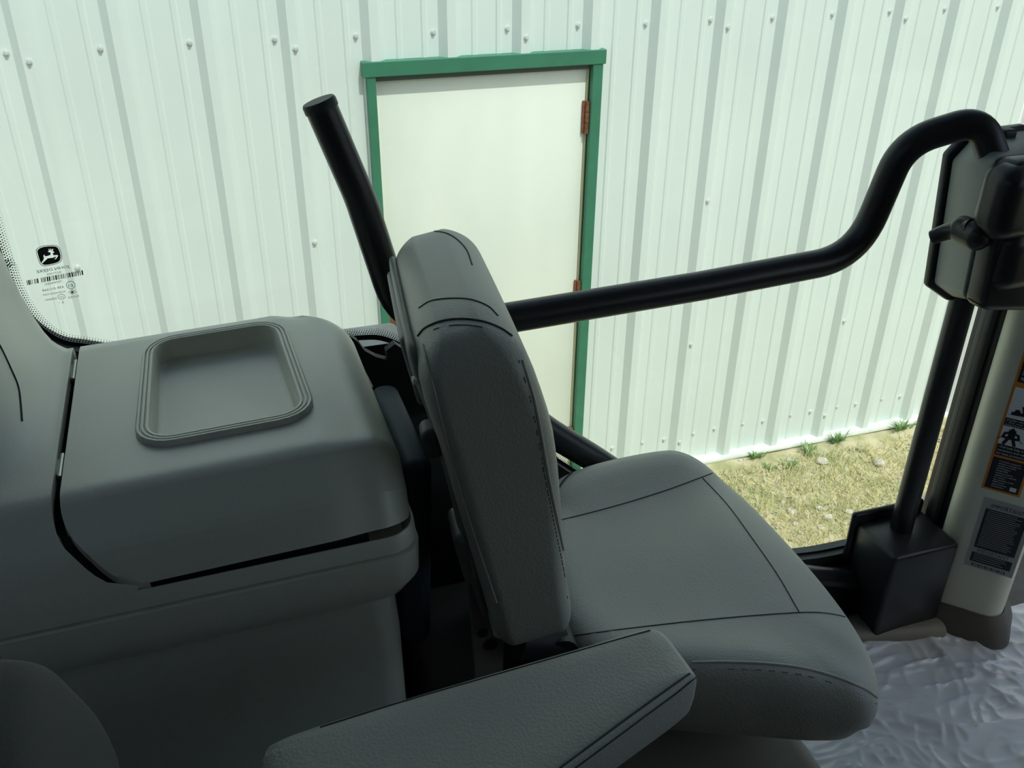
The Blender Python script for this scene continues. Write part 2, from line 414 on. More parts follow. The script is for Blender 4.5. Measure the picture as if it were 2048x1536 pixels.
# ================================================================ SETTING: tractor cab shell
FZ = -1.285
RZ = .42                                          # underside of the cab roof
GY = 1.13                                         # plane of the door glass
bm = NB(); box(bm, (-1.0, -1.12, FZ-.12), (1.75, 1.16, FZ)); mk('floor', bm, FLOORM, label='dark cab floor under the plastic sheet', kind='structure', smooth=False)
bm = NB(); box(bm, (-1.05, -1.18, RZ), (1.85, 1.15, RZ+.09), .03, 3); mk('ceiling', bm, HEAD, label='cab roof over the seats', kind='structure')
GE = [(-.2350, -.34), (-.2342, -.385), (-.2328, -.425)]+[(p.x, p.z) for p in (onY(u, v, GY) for u, v in ((2, 535), (20, 585), (55, 640), (90, 672), (125, 690), (165, 697)))]+[(-.10, -.559), (.02, -.572), (.10, -.578), (.135, -.590), (.160, -.640), (.235, -.655), (.30, -.670), (.437, -.812), (.476, -.853), (.68, -1.03), (.86, -1.125), (.966, -1.15), (1.076, -1.155), (1.19, -1.158)]
GEs = [(p.x, p.z) for p in spline([(x, 0, z) for x, z in GE], 6)]
bm = NB()
up_ = [(-1.0, RZ), (-.2372, RZ), (-.236, -.1)]+[(x, z+.003) for x, z in GEs]
wl = [[Vector((x, y, z)) for x, z in ((up_[i][0], FZ), up_[i])] for i in range(len(up_)) for y in (0,)]
W_ = [[bm.verts.new((x, y, z)) for y in (GY-.015, GY+.02) for z in (FZ, zt_)] for x, zt_ in up_]
for A_, B_ in zip(W_, W_[1:]):
    bm.faces.new((A_[0], B_[0], B_[1], A_[1])); bm.faces.new((A_[2], A_[3], B_[3], B_[2])); bm.faces.new((A_[1], B_[1], B_[3], A_[3]))
mk('wall_left', bm, PLAST2, label='dark lower side panel of the cab below the door glass', kind='structure', smooth=False)
bm = NB(); box(bm, (-1.0, -1.12, FZ), (1.45, -1.06, RZ)); box(bm, (1.45, -1.12, FZ), (1.7, -1.06, -.42)); mk('wall_right', bm, PLAST2, label='unseen right side of the cab, closed in to block light', kind='structure', smooth=False)  # solid where a cab has glass, to keep side light out
bm = NB(); box(bm, (-1.0, -1.1, FZ), (-.94, 1.12, .05)); box(bm, (-1.0, .75, .05), (-.94, 1.12, RZ)); box(bm, (-1.0, -1.1, .05), (-.94, -.8, RZ)); mk('wall_rear', bm, PLAST2, label='unseen rear panel of the cab, built high to cut light', kind='structure', smooth=False)  # lower part raised and window shrunk to reduce light from behind
bm = NB(); box(bm, (1.68, -1.1, FZ), (1.74, .6, -.75)); box(bm, (1.68, -1.12, -.75), (1.74, -1.0, RZ)); box(bm, (1.68, -1.0, -.75), (1.74, .0, -.45)); mk('wall_front', bm, PLAST2, label='unseen front panel of the cab, raised to block windshield light', kind='structure', smooth=False)  # upper box added to screen off part of the windshield light
bm = NB(); box(bm, (1.70, -1.0, -.45), (1.706, .0, RZ)); box(bm, (1.70, .0, -.75), (1.706, .6, RZ)); box(bm, (1.70, .6, FZ), (1.706, 1.12, RZ)); mk('window_1', bm, GLASS2, label='tractor windshield glass', kind='structure', smooth=False)
bm = NB(); box(bm, (1.45, -1.095, -.42), (1.68, -1.089, RZ)); mk('window_2', bm, GLASS2, label='glass on the right side of the cab', kind='structure', smooth=False)
bm = NB(); box(bm, (-.975, -.8, .05), (-.969, .75, RZ)); mk('window_3', bm, GLASS2, label='rear window glass of the cab', kind='structure', smooth=False)
bm = NB(); box(bm, (1.20, GY-.003, -1.20), (1.70, GY+.003, RZ)); mk('window_4', bm, GLASS2, label='narrow corner glass ahead of the beige post', kind='structure', smooth=False)

# ---- cab door: glass with print, rail, latch, frame
cdoor = empty('door_2', (.5, GY, FZ), 'glazed cab door with black grab rail and latch housing', kind='structure')
bm = NB()
W_ = [[bm.verts.new((x, y, z)) for y in (GY, GY+.005) for z in (z_, RZ)] for x, z_ in GEs]
for A_, B_ in zip(W_, W_[1:]):
    bm.faces.new((A_[0], B_[0], B_[1], A_[1])); bm.faces.new((A_[2], A_[3], B_[3], B_[2])); bm.faces.new((A_[0], A_[2], B_[2], B_[0])); bm.faces.new((A_[1], B_[1], B_[3], A_[3]))
bm.faces.new(W_[0][:2]+[W_[0][3], W_[0][2]]); bm.faces.new(W_[-1][:2][::-1]+[W_[-1][2], W_[-1][3]])
pane = mk('glass_pane', bm, GLASS, cdoor, smooth=False, label='green tinted door glass with dotted black border')
# black border and dots
bm = NB()
GB = [(x, z) for x, z in GE if x < .05]+[(.155, -.577), (.214, -.593), (.30, -.670)]+[(x, z) for x, z in GE if x > .31]
c = spline([(x, 0, z) for x, z in GB], 6)
def offs(pts, d):
    out = []
    for i, p in enumerate(pts):
        t = (pts[min(i+1, len(pts)-1)]-pts[max(i-1, 0)]).normalized(); out.append(p+Vector((-t.z, 0, t.x))*d)
    return out
inn = offs(c, .0075)
A = [bm.verts.new((p.x, GY-.0006, p.z)) for p in c]; B = [bm.verts.new((p.x, GY-.0006, p.z)) for p in inn]
for i in range(len(A)-1): bm.faces.new((A[i], A[i+1], B[i+1], B[i]))
mk('border_band', bm, BLKPRINT, pane, smooth=False, fix=False)
bm = NB()
for row, (d, r) in enumerate(((.0090, .00105), (.0114, .0009), (.0138, .00075), (.0162, .00055))):
    L = offs(c, d); acc = (row % 2)*.0016; s = 0
    for a, b in zip(L, L[1:]):
        if a.x > .60: break
        ln = (b-a).length
        while acc <= ln:
            p = a+(b-a)*(acc/ln)
            vs = [bm.verts.new((p.x+r*math.cos(k*math.pi/3), GY-.0006, p.z+r*math.sin(k*math.pi/3))) for k in range(6)]
            bm.faces.new(vs); acc += .0032
        acc -= ln
mk('border_dots', bm, BLKPRINT, pane, smooth=False, fix=False, kind='stuff')
# printed marks (seen from inside, so reversed); places measured in a 5.12x view of the glass corner
def GP(cx, cy, off=.0008): return onY(cx/5.12, 420+cy/5.12, GY-off)
def textmesh(s):
    cu = bpy.data.curves.new('t', 'FONT'); cu.body = s; cu.size = 1; cu.resolution_u = 2
    ob = bpy.data.objects.new('t', cu); col.objects.link(ob)
    me = bpy.data.meshes.new_from_object(ob.evaluated_get(bpy.context.evaluated_depsgraph_get()))
    bpy.data.objects.remove(ob); bpy.data.curves.remove(cu); return me
def addtext(bm, s, p0, ex, ey, width=None, height=None):
    """text from p0 along unit ex with up ey; scaled to width and cap height"""
    me = textmesh(s)
    if not me.vertices: return
    xs = [v.co.x for v in me.vertices]; x0, x1 = min(xs), max(xs)
    kx = width/(x1-x0) if width else height/.7
    ky = height/.7 if height else kx
    base = len(bm.verts); vs = [bm.verts.new(Vector(p0)+Vector(ex)*((v.co.x-x0)*kx)+Vector(ey)*(v.co.y*ky)) for v in me.vertices]
    for p in me.polygons:
        try: bm.faces.new([vs[i] for i in p.vertices])
        except ValueError: pass
    bpy.data.meshes.remove(me)
def gtext(bm, s, a, b, h):
    """mirrored print: a is the right end (start) and b the left end of the baseline in the view"""
    P, Q = GP(*a), GP(*b); ex = (Q-P).normalized(); ey = Vector((0, -1, 0)).cross(ex)
    if ey.z < 0: ey = -ey
    addtext(bm, s, P, ex, ey, (Q-P).length, h*.000112*GY)
bm = NB()
gtext(bm, 'JOHN DEERE', (716, 590), (378, 648), 27)
gtext(bm, 'R571502', (626, 645), (486, 668), 18)
gtext(bm, 'TEMPERED', (637, 738), (460, 772), 18)
gtext(bm, '43R-011668', (658, 796), (438, 836), 22)
gtext(bm, 'AS2M66DOT459', (674, 840), (442, 880), 16)
gtext(bm, 'E000001', (580, 914), (464, 932), 18)
gtext(bm, '3 -', (658, 955), (604, 958), 22)
gtext(bm, 'FUYAO', (808, 890), (700, 908), 20)
gtext(bm, 'E1', (748, 784), (704, 790), 28)
gtext(bm, 'CCC', (658, 900), (604, 904), 22)
mk('lettering', bm, BLKPRINT, pane, smooth=False, fix=False)
bm = NB()
def ringp(bm, pts, w):
    n = len(pts); A = []; B = []
    cx = sum(p[0] for p in pts)/n; cy = sum(p[1] for p in pts)/n
    for x, y in pts:
        L = math.hypot(x-cx, y-cy); A.append(bm.verts.new(GP(x, y))); B.append(bm.verts.new(GP(x+(cx-x)*w/L, y+(cy-y)*w/L)))
    for k in range(n): bm.faces.new((A[k], A[(k+1) % n], B[(k+1) % n], B[k]))
def ell(cx, cy, a, b, n=24): return [(cx+a*math.cos(2*math.pi*k/n), cy+b*math.sin(2*math.pi*k/n)) for k in range(n)]
ringp(bm, ell(724, 768, 47, 40), 5); ringp(bm, ell(629, 888, 40, 28), 4)
ringp(bm, [(698, 842), (740, 815), (786, 838), (742, 866)], 5)
bm.faces.new([bm.verts.new(GP(*p)) for p in [(722, 842), (738, 828), (752, 836), (764, 838), (748, 848), (740, 854)]])
mk('approval_marks', bm, BLKPRINT, pane, smooth=False, fix=False)
bm = NB()
x = 272; rnd = random.Random(8); y0 = lambda x: 722-(x-272)*.184
while x < 838:
    wd = rnd.choice((5, 8, 8, 14)); gp = rnd.choice((5, 7, 11))
    if not (326 < x < 338 or 392 < x < 402 or 540 < x < 548 or 694 < x < 704):
        bm.faces.new([bm.verts.new(GP(*p)) for p in ((x, y0(x)), (x+wd, y0(x+wd)), (x+wd+8, y0(x+wd)+48), (x+8, y0(x)+48))])
    x += wd+gp
mk('barcode', bm, BLKPRINT, pane, smooth=False, fix=False)
bm = NB()
badge = [(p.x, p.y) for p in spline([(371, 440, 0), (373, 402, 0), (420, 372, 0), (500, 360, 0), (575, 362, 0), (610, 390, 0), (634, 462, 0), (628, 520, 0), (590, 548, 0), (500, 570, 0), (440, 572, 0), (405, 545, 0)], 5, True)]
ringp(bm, badge, 6)
cx, cy = 503, 466
inner = [(cx+(x-cx)*.89, cy+(y-cy)*.885) for x, y in badge]
deer = [(425, 545), (432, 528), (446, 508), (450, 490), (447, 478), (442, 470), (452, 460), (460, 458), (455, 468), (464, 474), (490, 470), (514, 460), (520, 446), (514, 434),
        (500, 432), (488, 424), (502, 422), (497, 408), (499, 394), (505, 410), (512, 418), (511, 402), (517, 392), (519, 408), (526, 416), (531, 394), (535, 408), (545, 396), (544, 412), (534, 420), (546, 424), (556, 430), (553, 438), (540, 440), (543, 456),
        (552, 464), (575, 460), (594, 463), (593, 472), (578, 496), (562, 506), (558, 500), (570, 492), (576, 478), (556, 482), (540, 490), (510, 492), (488, 496), (468, 514), (448, 532), (434, 548)]
def loop(pts):
    V = [bm.verts.new(GP(*p)) for p in pts]; return [bm.edges.new((V[i], V[(i+1) % len(V)])) for i in range(len(V))]
es = loop(inner)+loop(deer)
bmesh.ops.triangle_fill(bm, edges=es, use_beauty=True, use_dissolve=False)
mk('emblem', bm, BLKPRINT, pane, smooth=False, fix=False, label='black shield emblem with a leaping deer')

# grab rail: one bent tube from the free end to the latch
RY = 1.075
def RP(u, v, y=RY): return onY(u, v, y)
path = fillet([RP(641, 212, 1.085), RP(722, 400), RP(806, 655, 1.075), RP(1010, 637), RP(1400, 572), RP(1712, 513), RP(1808, 285, 1.06), RP(1962, 238, 1.02), RP(1992, 330, .99), RP(2002, 400, .98)],
              [.3, .10, .05, .05, .085, .075, .07, .05], 10)
bm = NB(); tube(bm, path, [.0185+.0022*sstep(0, .35, i/len(path)) for i in range(len(path))], 24); rail = mk('grab_rail', bm, BLACKP, cdoor)
a = path[0]; d = (path[0]-path[1]).normalized()
bm = NB(); tube(bm, [a-d*.004, a+d*.004, a+d*.0065], [.0197, .0197, .0182], 28); mk('end_cap', bm, CAPM, rail)
# latch housing
lat = None
bm = NB()
prof = [(.985, -.575), (.985, -.372), (1.012, -.338), (1.20, -.330), (1.20, -.60), (1.03, -.60)]
def latring(y, k, s=0): return [Vector((x+k, y, z+s)) for x, z in prof]
far = [onY(u, v, 1.07) for u, v in ((1866, 566), (1903, 318), (1946, 272), (2052, 258), (2075, 600), (1905, 594))]
near = [onY(u, v, .955) for u, v in ((1927, 588), (1978, 345), (1992, 315), (2140, 300), (2120, 600), (1932, 600))]
loft(bm, [far, near])
bmesh.ops.bevel(bm, geom=list(bm.edges), offset=.006, segments=3, affect='EDGES', profile=.5)
lat = mk('latch_housing', bm, LATCHG, cdoor)
bm = NB(); fl = [Vector((p.x-.007 if p.x < 1.12 else p.x, 1.07, p.z+(.006 if p.z > -.5 else -.006))) for p in far]
prism(bm, fl, (0, .014, 0)); bmesh.ops.bevel(bm, geom=list(bm.edges), offset=.004, segments=2, affect='EDGES', profile=.5); mk('flange', bm, BLACKP, lat)
bm = NB(); nf = [Vector((p.x+.002, .958, p.z+(.002 if p.z > -.5 else -.003))) for p in near]
prism(bm, nf, (0, -.04, 0)); bmesh.ops.bevel(bm, geom=list(bm.edges), offset=.01, segments=3, affect='EDGES', profile=.5); mk('cover', bm, BLACKP, lat)  # black slab puts the unlit near side of the housing into colour
for q_, h_ in ((onY(2030, 400, .93), (.045, .03, .05)), (onY(2040, 510, .93), (.05, .028, .045))):
    bm = NB(); rbox(bm, h_, .024, Matrix.Translation(q_), 3, 4); mk('cover_bulge', bm, BLACKP, lat)
bm = NB()
p0 = onY(1866, 474, 1.0); p1 = onY(1900, 462, .985); p2 = onY(1945, 458, .95)
tube(bm, spline([p0-(p1-p0)*.08, p0, p1, p2], 4), [.006]+[.0085+.0005*k for k in range(12)], 14); lev = mk('latch_lever', bm, BLACKP, lat)
bm = NB(); q = onY(1940, 466, .955); rbox(bm, (.017, .03, .019), .0165, Matrix.Translation(q), 3, 6); mk('lever_boss', bm, BLACKP, lat)
bm = NB(); rbox(bm, (.012, .012, .007), .005, Matrix.Translation(onY(2010, 266, 1.05)), 2, 3); mk('top_stop', bm, RUBBER, lat)
# door frame upright, lower bracket and lower rail
bm = NB(); ux = onY(1871, 800, 1.07).x; cyl(bm, (ux, 1.07, -.60), (ux, 1.07, -1.13), .0195, 24); mk('frame_upright', bm, BLACKP, cdoor)
bm = NB(); box(bm, (1.045, 1.00, FZ+.005), (1.185, 1.115, -1.075), .008, 3); lb = mk('lower_bracket', bm, BLACKP, cdoor)
bm = NB(); box(bm, (1.035, 1.105, FZ+.005), (1.190, 1.118, -1.055), .006, 3); mk('bracket_flange', bm, BLACKP, lb)
lowp = spline([onY(900, 700, 1.09), onY(1000, 772, 1.09), onY(1080, 850, 1.085), onY(1215, 935, 1.08), onY(1380, 1050, 1.08), onY(1560, 1140, 1.085), (1.06, 1.085, -1.20)], 6)
bm = NB(); tube(bm, lowp, .0205, 20); mk('lower_frame_tube', bm, BLACKP, cdoor)
bm = NB(); tube(bm, [Vector((x, GY-.003, z-.004)) for x, z in GEs if x > .40], .006, 8); mk('glass_seal', bm, RUBBER, cdoor)
bm = NB(); box(bm, (.80, 1.075, -1.235), (1.06, 1.118, -1.175), .004); mk('sill_bar', bm, BLACKP, cdoor)

# ---- beige roll-over post with safety stickers
AL = math.radians(47)
ex = Vector((math.cos(AL), -math.sin(AL), 0)); en = Vector((-math.sin(AL), -math.cos(AL), 0)); ez = Vector((0, 0, 1))
pc = onY(1962, 1100, .985); pc.z = 0; C0 = pc-en*.0
def PM(x, n, z): return C0+ex*x+en*n+ez*z           # x across the face, n out of the face
bm = NB()
hw, dp, rr = .068, .10, .036
def postring(z, g=0):
    out = []
    for (sx, sn, a0) in ((1, 0, 0), (-1, 0, 90), (-1, -1, 180), (1, -1, 270)):
        cxx = sx*(hw+g-rr); cn = (g-rr) if sn == 0 else (-dp-g+rr)
        for k in range(9):
            a = math.radians(a0+90*k/8); out.append(PM(cxx+rr*math.cos(a), cn+rr*math.sin(a), z))
    return out
loft(bm, [postring(FZ), postring(RZ)])
post = mk('roll_over_post', bm, POST, label='beige steel cab post with warning stickers beside the door', cat='post')
bm = NB(); loft(bm, [postring(FZ+.0005, .022), postring(FZ+.01, .024), postring(FZ+.04, .014), postring(FZ+.055, .004), postring(FZ+.06, .0015)], False, False)
mk('post_boot', bm, mat('boot_brown', (.13, .115, .10), .6), post)
def frontplane(u, v, off=.0008):
    d = ray(u, v); t = (C0+en*off).dot(en)/d.dot(en); return d*t
def quad(bm, x0, x1, z0, z1, off):
    bm.faces.new([bm.verts.new(PM(x, off, z)) for x, z in ((x0, z0), (x1, z0), (x1, z1), (x0, z1))])
def loc(u, v):
    p = frontplane(u, v)-C0; return p.dot(ex), p.z
# heights of the sticker features measured on the face
zt = lambda u, v: loc(u, v)[1]
X0, X1 = loc(1962, 975)[0], loc(2040, 992)[0]
if X1 > hw-.006: X1 = hw-.006
zb = zt(1962, 975)
def band(z0, z1, m, name, par, off, xa=None, xb=None):
    bm = NB(); quad(bm, X0+.004 if xa is None else xa, X1-.004 if xb is None else xb, z0, z1, off); return mk(name, bm, m, par, smooth=False, fix=False)
bm = NB(); quad(bm, X0, X1, zb, zb+.50, .0006); stk = mk('warning_sticker', bm, STK_ORANGE, post, smooth=False, fix=False, label='orange bordered black and white warning sticker')
zA = zt(1978, 910); zBm = zt(1985, 905); zC = zt(1991, 885); zD = zt(1999, 848); zE = zt(2003, 832); zF = zt(2016, 770); zG = zt(2018, 762)
band(zb+.004, zA, STK_BLACK, 'text_block', stk, .0010)
band(zBm-.002, zC, STK_BLACK, 'text_block', stk, .0010)
band(zC, zD, STK_WHITE, 'picture_field', stk, .0010)
band(zD, zE, STK_BLACK, 'text_block', stk, .0010)
band(zE, zF, STK_WHITE, 'picture_field', stk, .0010)
band(zG+.002, zb+.496, STK_BLACK, 'text_block', stk, .0010)
def lines(ls, ztop, zbot, xa, hfrac=.62, wmax=None):
    bm = NB(); n = len(ls); st = (ztop-zbot)/n; W = (X1-X0-.012) if wmax is None else wmax; mx = max(len(s) for s in ls)
    for i, s in enumerate(ls):
        addtext(bm, s, PM(xa, .0014, ztop-st*(i+.85)), ex, ez, W*len(s)/mx, st*hfrac)
    mk('white_lettering', bm, STK_WHITE, stk, smooth=False, fix=False)
lines(['To maintain unimpaired', 'operator protection and', "manufacturer's ROPS", 'certification:', 'Damaged ROPS', 'structures must be', 'replaced, not repaired', 'or revised.', 'Any alteration to the', 'ROPS must be', 'approved by the', 'manufacturer.'], zA-.003, zb+.008, X0+.014, .6, X1-X0-.026)
lines(['\u2022 Pull belt fully from', '  retractors and adjust', '  for best protection.'], zC-.001, zBm, X0+.006)
lines(['AVOID CRUSHING', '\u2022 Do not jump if', '  machine tips.'], zE-.001, zD+.001, X0+.006)
lines(['operator protective', 'structure', 'Do not exceed', 'Maximum mass'], zG+.045, zG+.004, X0+.008)
bmw = NB(); quad(bmw, X1-.018, X1-.008, zb+.008, zb+.016, .0014)
mk('white_mark', bmw, STK_WHITE, stk, smooth=False, fix=False)
bmw = NB(); k = 0
z = zG+.056
while z < zb+.49:                                   # print too small to read
    quad(bmw, X0+.012, X0+.012+random.Random(k).uniform(.05, .085), z, z+.004, .0014); z += .0085; k += 1
mk('fine_print', bmw, STK_WHITE, stk, smooth=False, fix=False, kind='stuff')
bmb = NB()
for i, s in enumerate(('USE', 'SEAT', 'BELT')):
    hh = (zD-zC)/3; addtext(bmb, s, PM(X0+.044, .0014, zD-hh*(i+.86)), ex, ez, None, hh*.58)
def stroke(bm, pts, wd):
    for a, b in zip(pts, pts[1:]):
        a = Vector((*a, 0)); b = Vector((*b, 0)); d = (b-a).normalized(); n = Vector((-d.y, d.x, 0))*wd/2; e = d*wd*.4
        bm.faces.new([bm.verts.new(PM(q.x, .0014, q.y)) for q in (a-e-n, b+e-n, b+e+n, a-e+n)])
def disc(bm, x, z, r, off=.0014): bm.faces.new([bm.verts.new(PM(x+r*math.cos(k*.5236), off, z+r*math.sin(k*.5236))) for k in range(12)])
mk('black_lettering', bmb, STK_BLACK, stk, smooth=False, fix=False); bmb = NB()
px, hz = X0+.020, zD-zC; zc = zC
disc(bmb, px, zc+hz*.86, hz*.085)
for s in (-1, 1):
    stroke(bmb, [(px+s*.001, zc+hz*.72), (px+s*.010, zc+hz*.62), (px+s*.012, zc+hz*.42), (px+s*.004, zc+hz*.40)], .004)
    stroke(bmb, [(px+s*.004, zc+hz*.36), (px+s*.008, zc+hz*.08)], .0052)
    stroke(bmb, [(px+s*.012, zc+hz*.40), (px+s*.019, zc+hz*.27)], .0012)
stroke(bmb, [(px, zc+hz*.72), (px, zc+hz*.45)], .011); stroke(bmb, [(px-.009, zc+hz*.38), (px+.009, zc+hz*.38)], .0025)
mk('belt_pictogram', bmb, STK_BLACK, stk, smooth=False, fix=False); bmb = NB()
h2 = zF-zE
stroke(bmb, [(X0+.006, zE+h2*.12), (X1-.006, zE+h2*.14)], .0007)
disc(bmb, X0+.018, zE+h2*.24, .0045)
stroke(bmb, [(X0+.012, zE+h2*.17), (X0+.028, zE+h2*.19), (X0+.044, zE+h2*.2)], .0055)
stroke(bmb, [(X0+.028, zE+h2*.22), (X0+.024, zE+h2*.42)], .003); stroke(bmb, [(X0+.044, zE+h2*.22), (X0+.056, zE+h2*.36), (X0+.066, zE+h2*.22)], .0035)
stroke(bmb, [(X0+.048, zE+h2*.36), (X0+.028, zE+h2*.62), (X0+.05, zE+h2*.84), (X1-.008, zE+h2*.86)], .0016)
stroke(bmb, [(X0+.06, zE+h2*.4), (X0+.056, zE+h2*.6), (X0+.075, zE+h2*.7)], .001)
mk('crush_pictogram', bmb, STK_BLACK, stk, smooth=False, fix=False)
bm = NB(); I0, z0 = loc(1927, 1128); I1 = I0+.085; I1 = min(I1, hw-.008); z1 = zt(1962, 992)
quad(bm, I0, I1, z0, z1, .0006); st2 = mk('notice_sticker', bm, STK_GREY, post, smooth=False, fix=False, label='small grey notice sticker with two black text blocks')
H = z1-z0
band(z0+H*.29, z0+H*.86, STK_BLACK, 'text_block', st2, .0010, I0+.007, I1-.007)
band(z0+H*.085, z0+H*.22, STK_BLACK, 'text_block', st2, .0010, I0+.007, I1-.007)
bm = NB(); addtext(bm, 'IMPORTANT', PM(I0+.014, .0010, z0+H*.885), ex, ez, I1-I0-.028, H*.055); mk('black_lettering', bm, STK_BLACK, st2, smooth=False, fix=False)
bm = NB(); addtext(bm, 'IMPORTANT', PM(I0+.014, .0010, z0+H*.232), ex, ez, I1-I0-.028, H*.045); mk('black_lettering', bm, STK_BLACK, st2, smooth=False, fix=False); bm = NB()
k = 0; x = I0+.012
while x < I1-.014: quad(bm, x, x+.0012+.001*(k % 3 == 0), z0+H*.02, z0+H*.06, .0010); x += .0035; k += 1
mk('barcode', bm, STK_BLACK, st2, smooth=False, fix=False)
bm = NB()
for k in range(20): z = z0+H*(.835-.0265*k); quad(bm, I0+.011, I1-.012-.012*random.Random(k).random(), z, z+H*.008, .0014)
for k in range(4): z = z0+H*(.20-.03*k); quad(bm, I0+.011, I1-.012-.012*random.Random(k+50).random(), z, z+H*.008, .0014)
mk('fine_print', bm, STK_GREY, st2, smooth=False, fix=False, kind='stuff')
# door seal strips in front of the post
def strip(u0, u1, v, y0, y1, m, name, label):
    a, b = onY(u0, v, y0).x, onY(u1, v, y0).x; bm = NB(); box(bm, (a, y0, FZ), (b, y1, RZ), .004); return mk(name, bm, m, smooth=True, label=label, kind='structure')
strip(1926, 1938, 800, 1.085, 1.091, RUBBER, 'trim_1', 'black rubber door seal beside the frame upright')
strip(1936, 1963, 800, 1.075, 1.10, PLAST2, 'trim_2', 'dark grey strip between door seal and beige post')
strip(1961, 1970, 800, 1.06, 1.12, RUBBER, 'trim_3', 'thin black gasket along the beige post')
bm = NB(); tube(bm, [PM(.10, -.06, -.9), PM(.10, -.06, .2)], .012, 8); tube(bm, [onZ(2003, 1180, -1.2), onZ(2050, 1045, -1.15)], .007, 8); mk('trim_4', bm, RUBBER, label='black gasket ahead of the beige post', kind='structure')

# ================================================================ plastic sheet on the floor
FILM = mat('clear_plastic_film', (.86, .88, .90), .17, alpha=.84, spec=1.0)
def fz(x, y):
    w_ = noise.noise(Vector((x*4, y*4, 5)))*.8
    def rg(u, v, k, p): return (1-abs(noise.noise(Vector((u, v, k)))))**p
    a = rg(x*3.2+y*5.5+w_, y*2.2-x*1.4, 0, 7); b = rg(x*9+w_, y*34+x*8+w_*3, 3, 5); c = rg(x*26+y*10+w_*4, y*22-x*16, 7, 4)
    return FZ+.006+.012*a+.0065*b*(.3+sstep(-.2, .3, noise.noise(Vector((x*3, y*3, 21)))))+.0030*c+.004*noise.noise(Vector((x*3, y*3, 9)))
bm = NB(); gridf(bm, lambda a, b: Vector((.622+1.04*a, .20+.80*b, fz(.622+1.04*a, .20+.80*b))), 290, 260)
mk('plastic_sheet', bm, FILM, label='wrinkled clear plastic sheet covering the cab floor', cat='plastic sheet')
bm = NB(); rbox(bm, (.10, .035, .022), .02, Matrix.Translation((1.10, 1.02, FZ+.012)) @ Matrix.Rotation(-.2, 4, 'Z'), 6, 3)
mk('sill_step', bm, TAN, label='tan moulded door sill at the foot of the beige post', cat='sill')

# ================================================================ folding passenger seat
seat = empty('passenger_seat', (.45, .82, FZ), 'grey vinyl folding passenger seat with upright backrest beside the cab door', 'seat')
ol = [(.372, .985), (.40, 1.022), (.46, 1.045), (.545, 1.052), (.615, 1.045), (.662, 1.015), (.684, .955), (.690, .86), (.688, .75), (.675, .66), (.648, .592), (.612, .562), (.565, .575), (.50, .602), (.43, .632), (.36, .668), (.325, .70), (.312, .78), (.335, .90)]
O = spline([(x, y, 0) for x, y in ol], 6, True); cc = Vector((.49, .81, 0))
rings = []
def drop(p):   # front nose and the near front corner fall away
    return -.030*sstep(.60, .70, p.x)-.012*sstep(.62, .56, p.y)*sstep(.5, .62, p.x)+.012*sstep(.98, 1.04, p.y)
for t, z in ((.55, -.900), (.22, -.897), (.10, -.892), (.05, -.882), (.02, -.865), (.004, -.842), (0, -.826), (.006, -.818), (.022, -.806), (.05, -.794), (.09, -.7855), (.15, -.7815), (.24, -.781), (.34, -.785), (.48, -.789), (.65, -.791), (.85, -.792)):
    rg = []
    for p in O:
        q = p.lerp(cc, t); dz = drop(p) if z > -.86 else drop(p)*.2
        k = 1-sstep(.05, .5, t) if z > -.80 else 1
        rg.append(Vector((q.x, q.y, z+dz*k+(.022*sstep(.55, .69, q.x)*(1 if z < -.86 else 0)))))
    rings.append(rg)
bm = NB(); loft(bm, rings); T = bvh(bm)
cush = mk('seat_cushion', bm, LEATHER, seat, ang=60)
def seam(name, px, par, tree, r=.0008, st=None, off=.0002, matr=None):
    P = cast(tree, px, off)
    if len(P) < 2: return
    b = NB(); tube(b, P, r, 6); mk(name, b, matr or SEAM, par)
    if st:
        P2 = cast(tree, [(u+st[0], v+st[1]) for u, v in px], .0003)
        b = NB(); stitches(b, P2)
        if len(b.verts): mk('stitching', b, THREAD, par, kind='stuff')
        else: b.free()
seam('seam', [(1118, 1041), (1190, 1023), (1265, 1002), (1340, 978), (1405, 954), (1440, 942), (1468, 944)], cush, T)
seam('seam', [(1405, 956), (1455, 1010), (1505, 1078), (1555, 1150), (1598, 1224)], cush, T)
seam('seam', [(1145, 1272), (1250, 1258), (1400, 1241), (1540, 1229), (1630, 1225), (1690, 1234), (1720, 1250)], cush, T)
seam('piping', [(1385, 1325), (1450, 1324), (1530, 1327), (1610, 1337), (1680, 1357), (1730, 1378), (1758, 1398)], cush, T, .0016, (0, 14), matr=LEATHER)
seam('piping', [(1112, 990), (1125, 965), (1150, 942), (1200, 920), (1260, 903), (1330, 893)], cush, T, .0016, matr=SEAM)
# backrest
yw = math.radians(8)
lat_ = Vector((math.sin(yw), math.cos(yw), -.06)).normalized()      # across the seat, towards the door
tilt = math.radians(12)
fw0 = Vector((math.cos(yw), -math.sin(yw), 0)); fwd = (fw0-lat_*fw0.dot(lat_)).normalized()
upv = fwd.cross(lat_).normalized();
if upv.z < 0: upv = -upv
up2 = (upv*math.cos(tilt)-fwd*math.sin(tilt)).normalized(); th2 = (fwd*math.cos(tilt)+upv*math.sin(tilt)).normalized()
nearmid = Vector((.228, .69, -.545))
bc = nearmid+lat_*.175+th2*.009-up2*.008
MB = Matrix((th2, lat_, up2)).transposed().to_4x4(); MB.translation = bc
def bw(p):
    # thickness tapers to the top, front face is slightly dished, top leans back
    s = sstep(.05, .20, p.z); q = p.copy()
    q.x *= 1-.06*s; q.x -= .008*s
    q.x -= .022*sstep(.08, -.17, p.z)*sstep(-.05, .054, p.x)
    q.z += .004*(1-(p.y/.175)**2)*sstep(.05, .18, p.z)
    return q
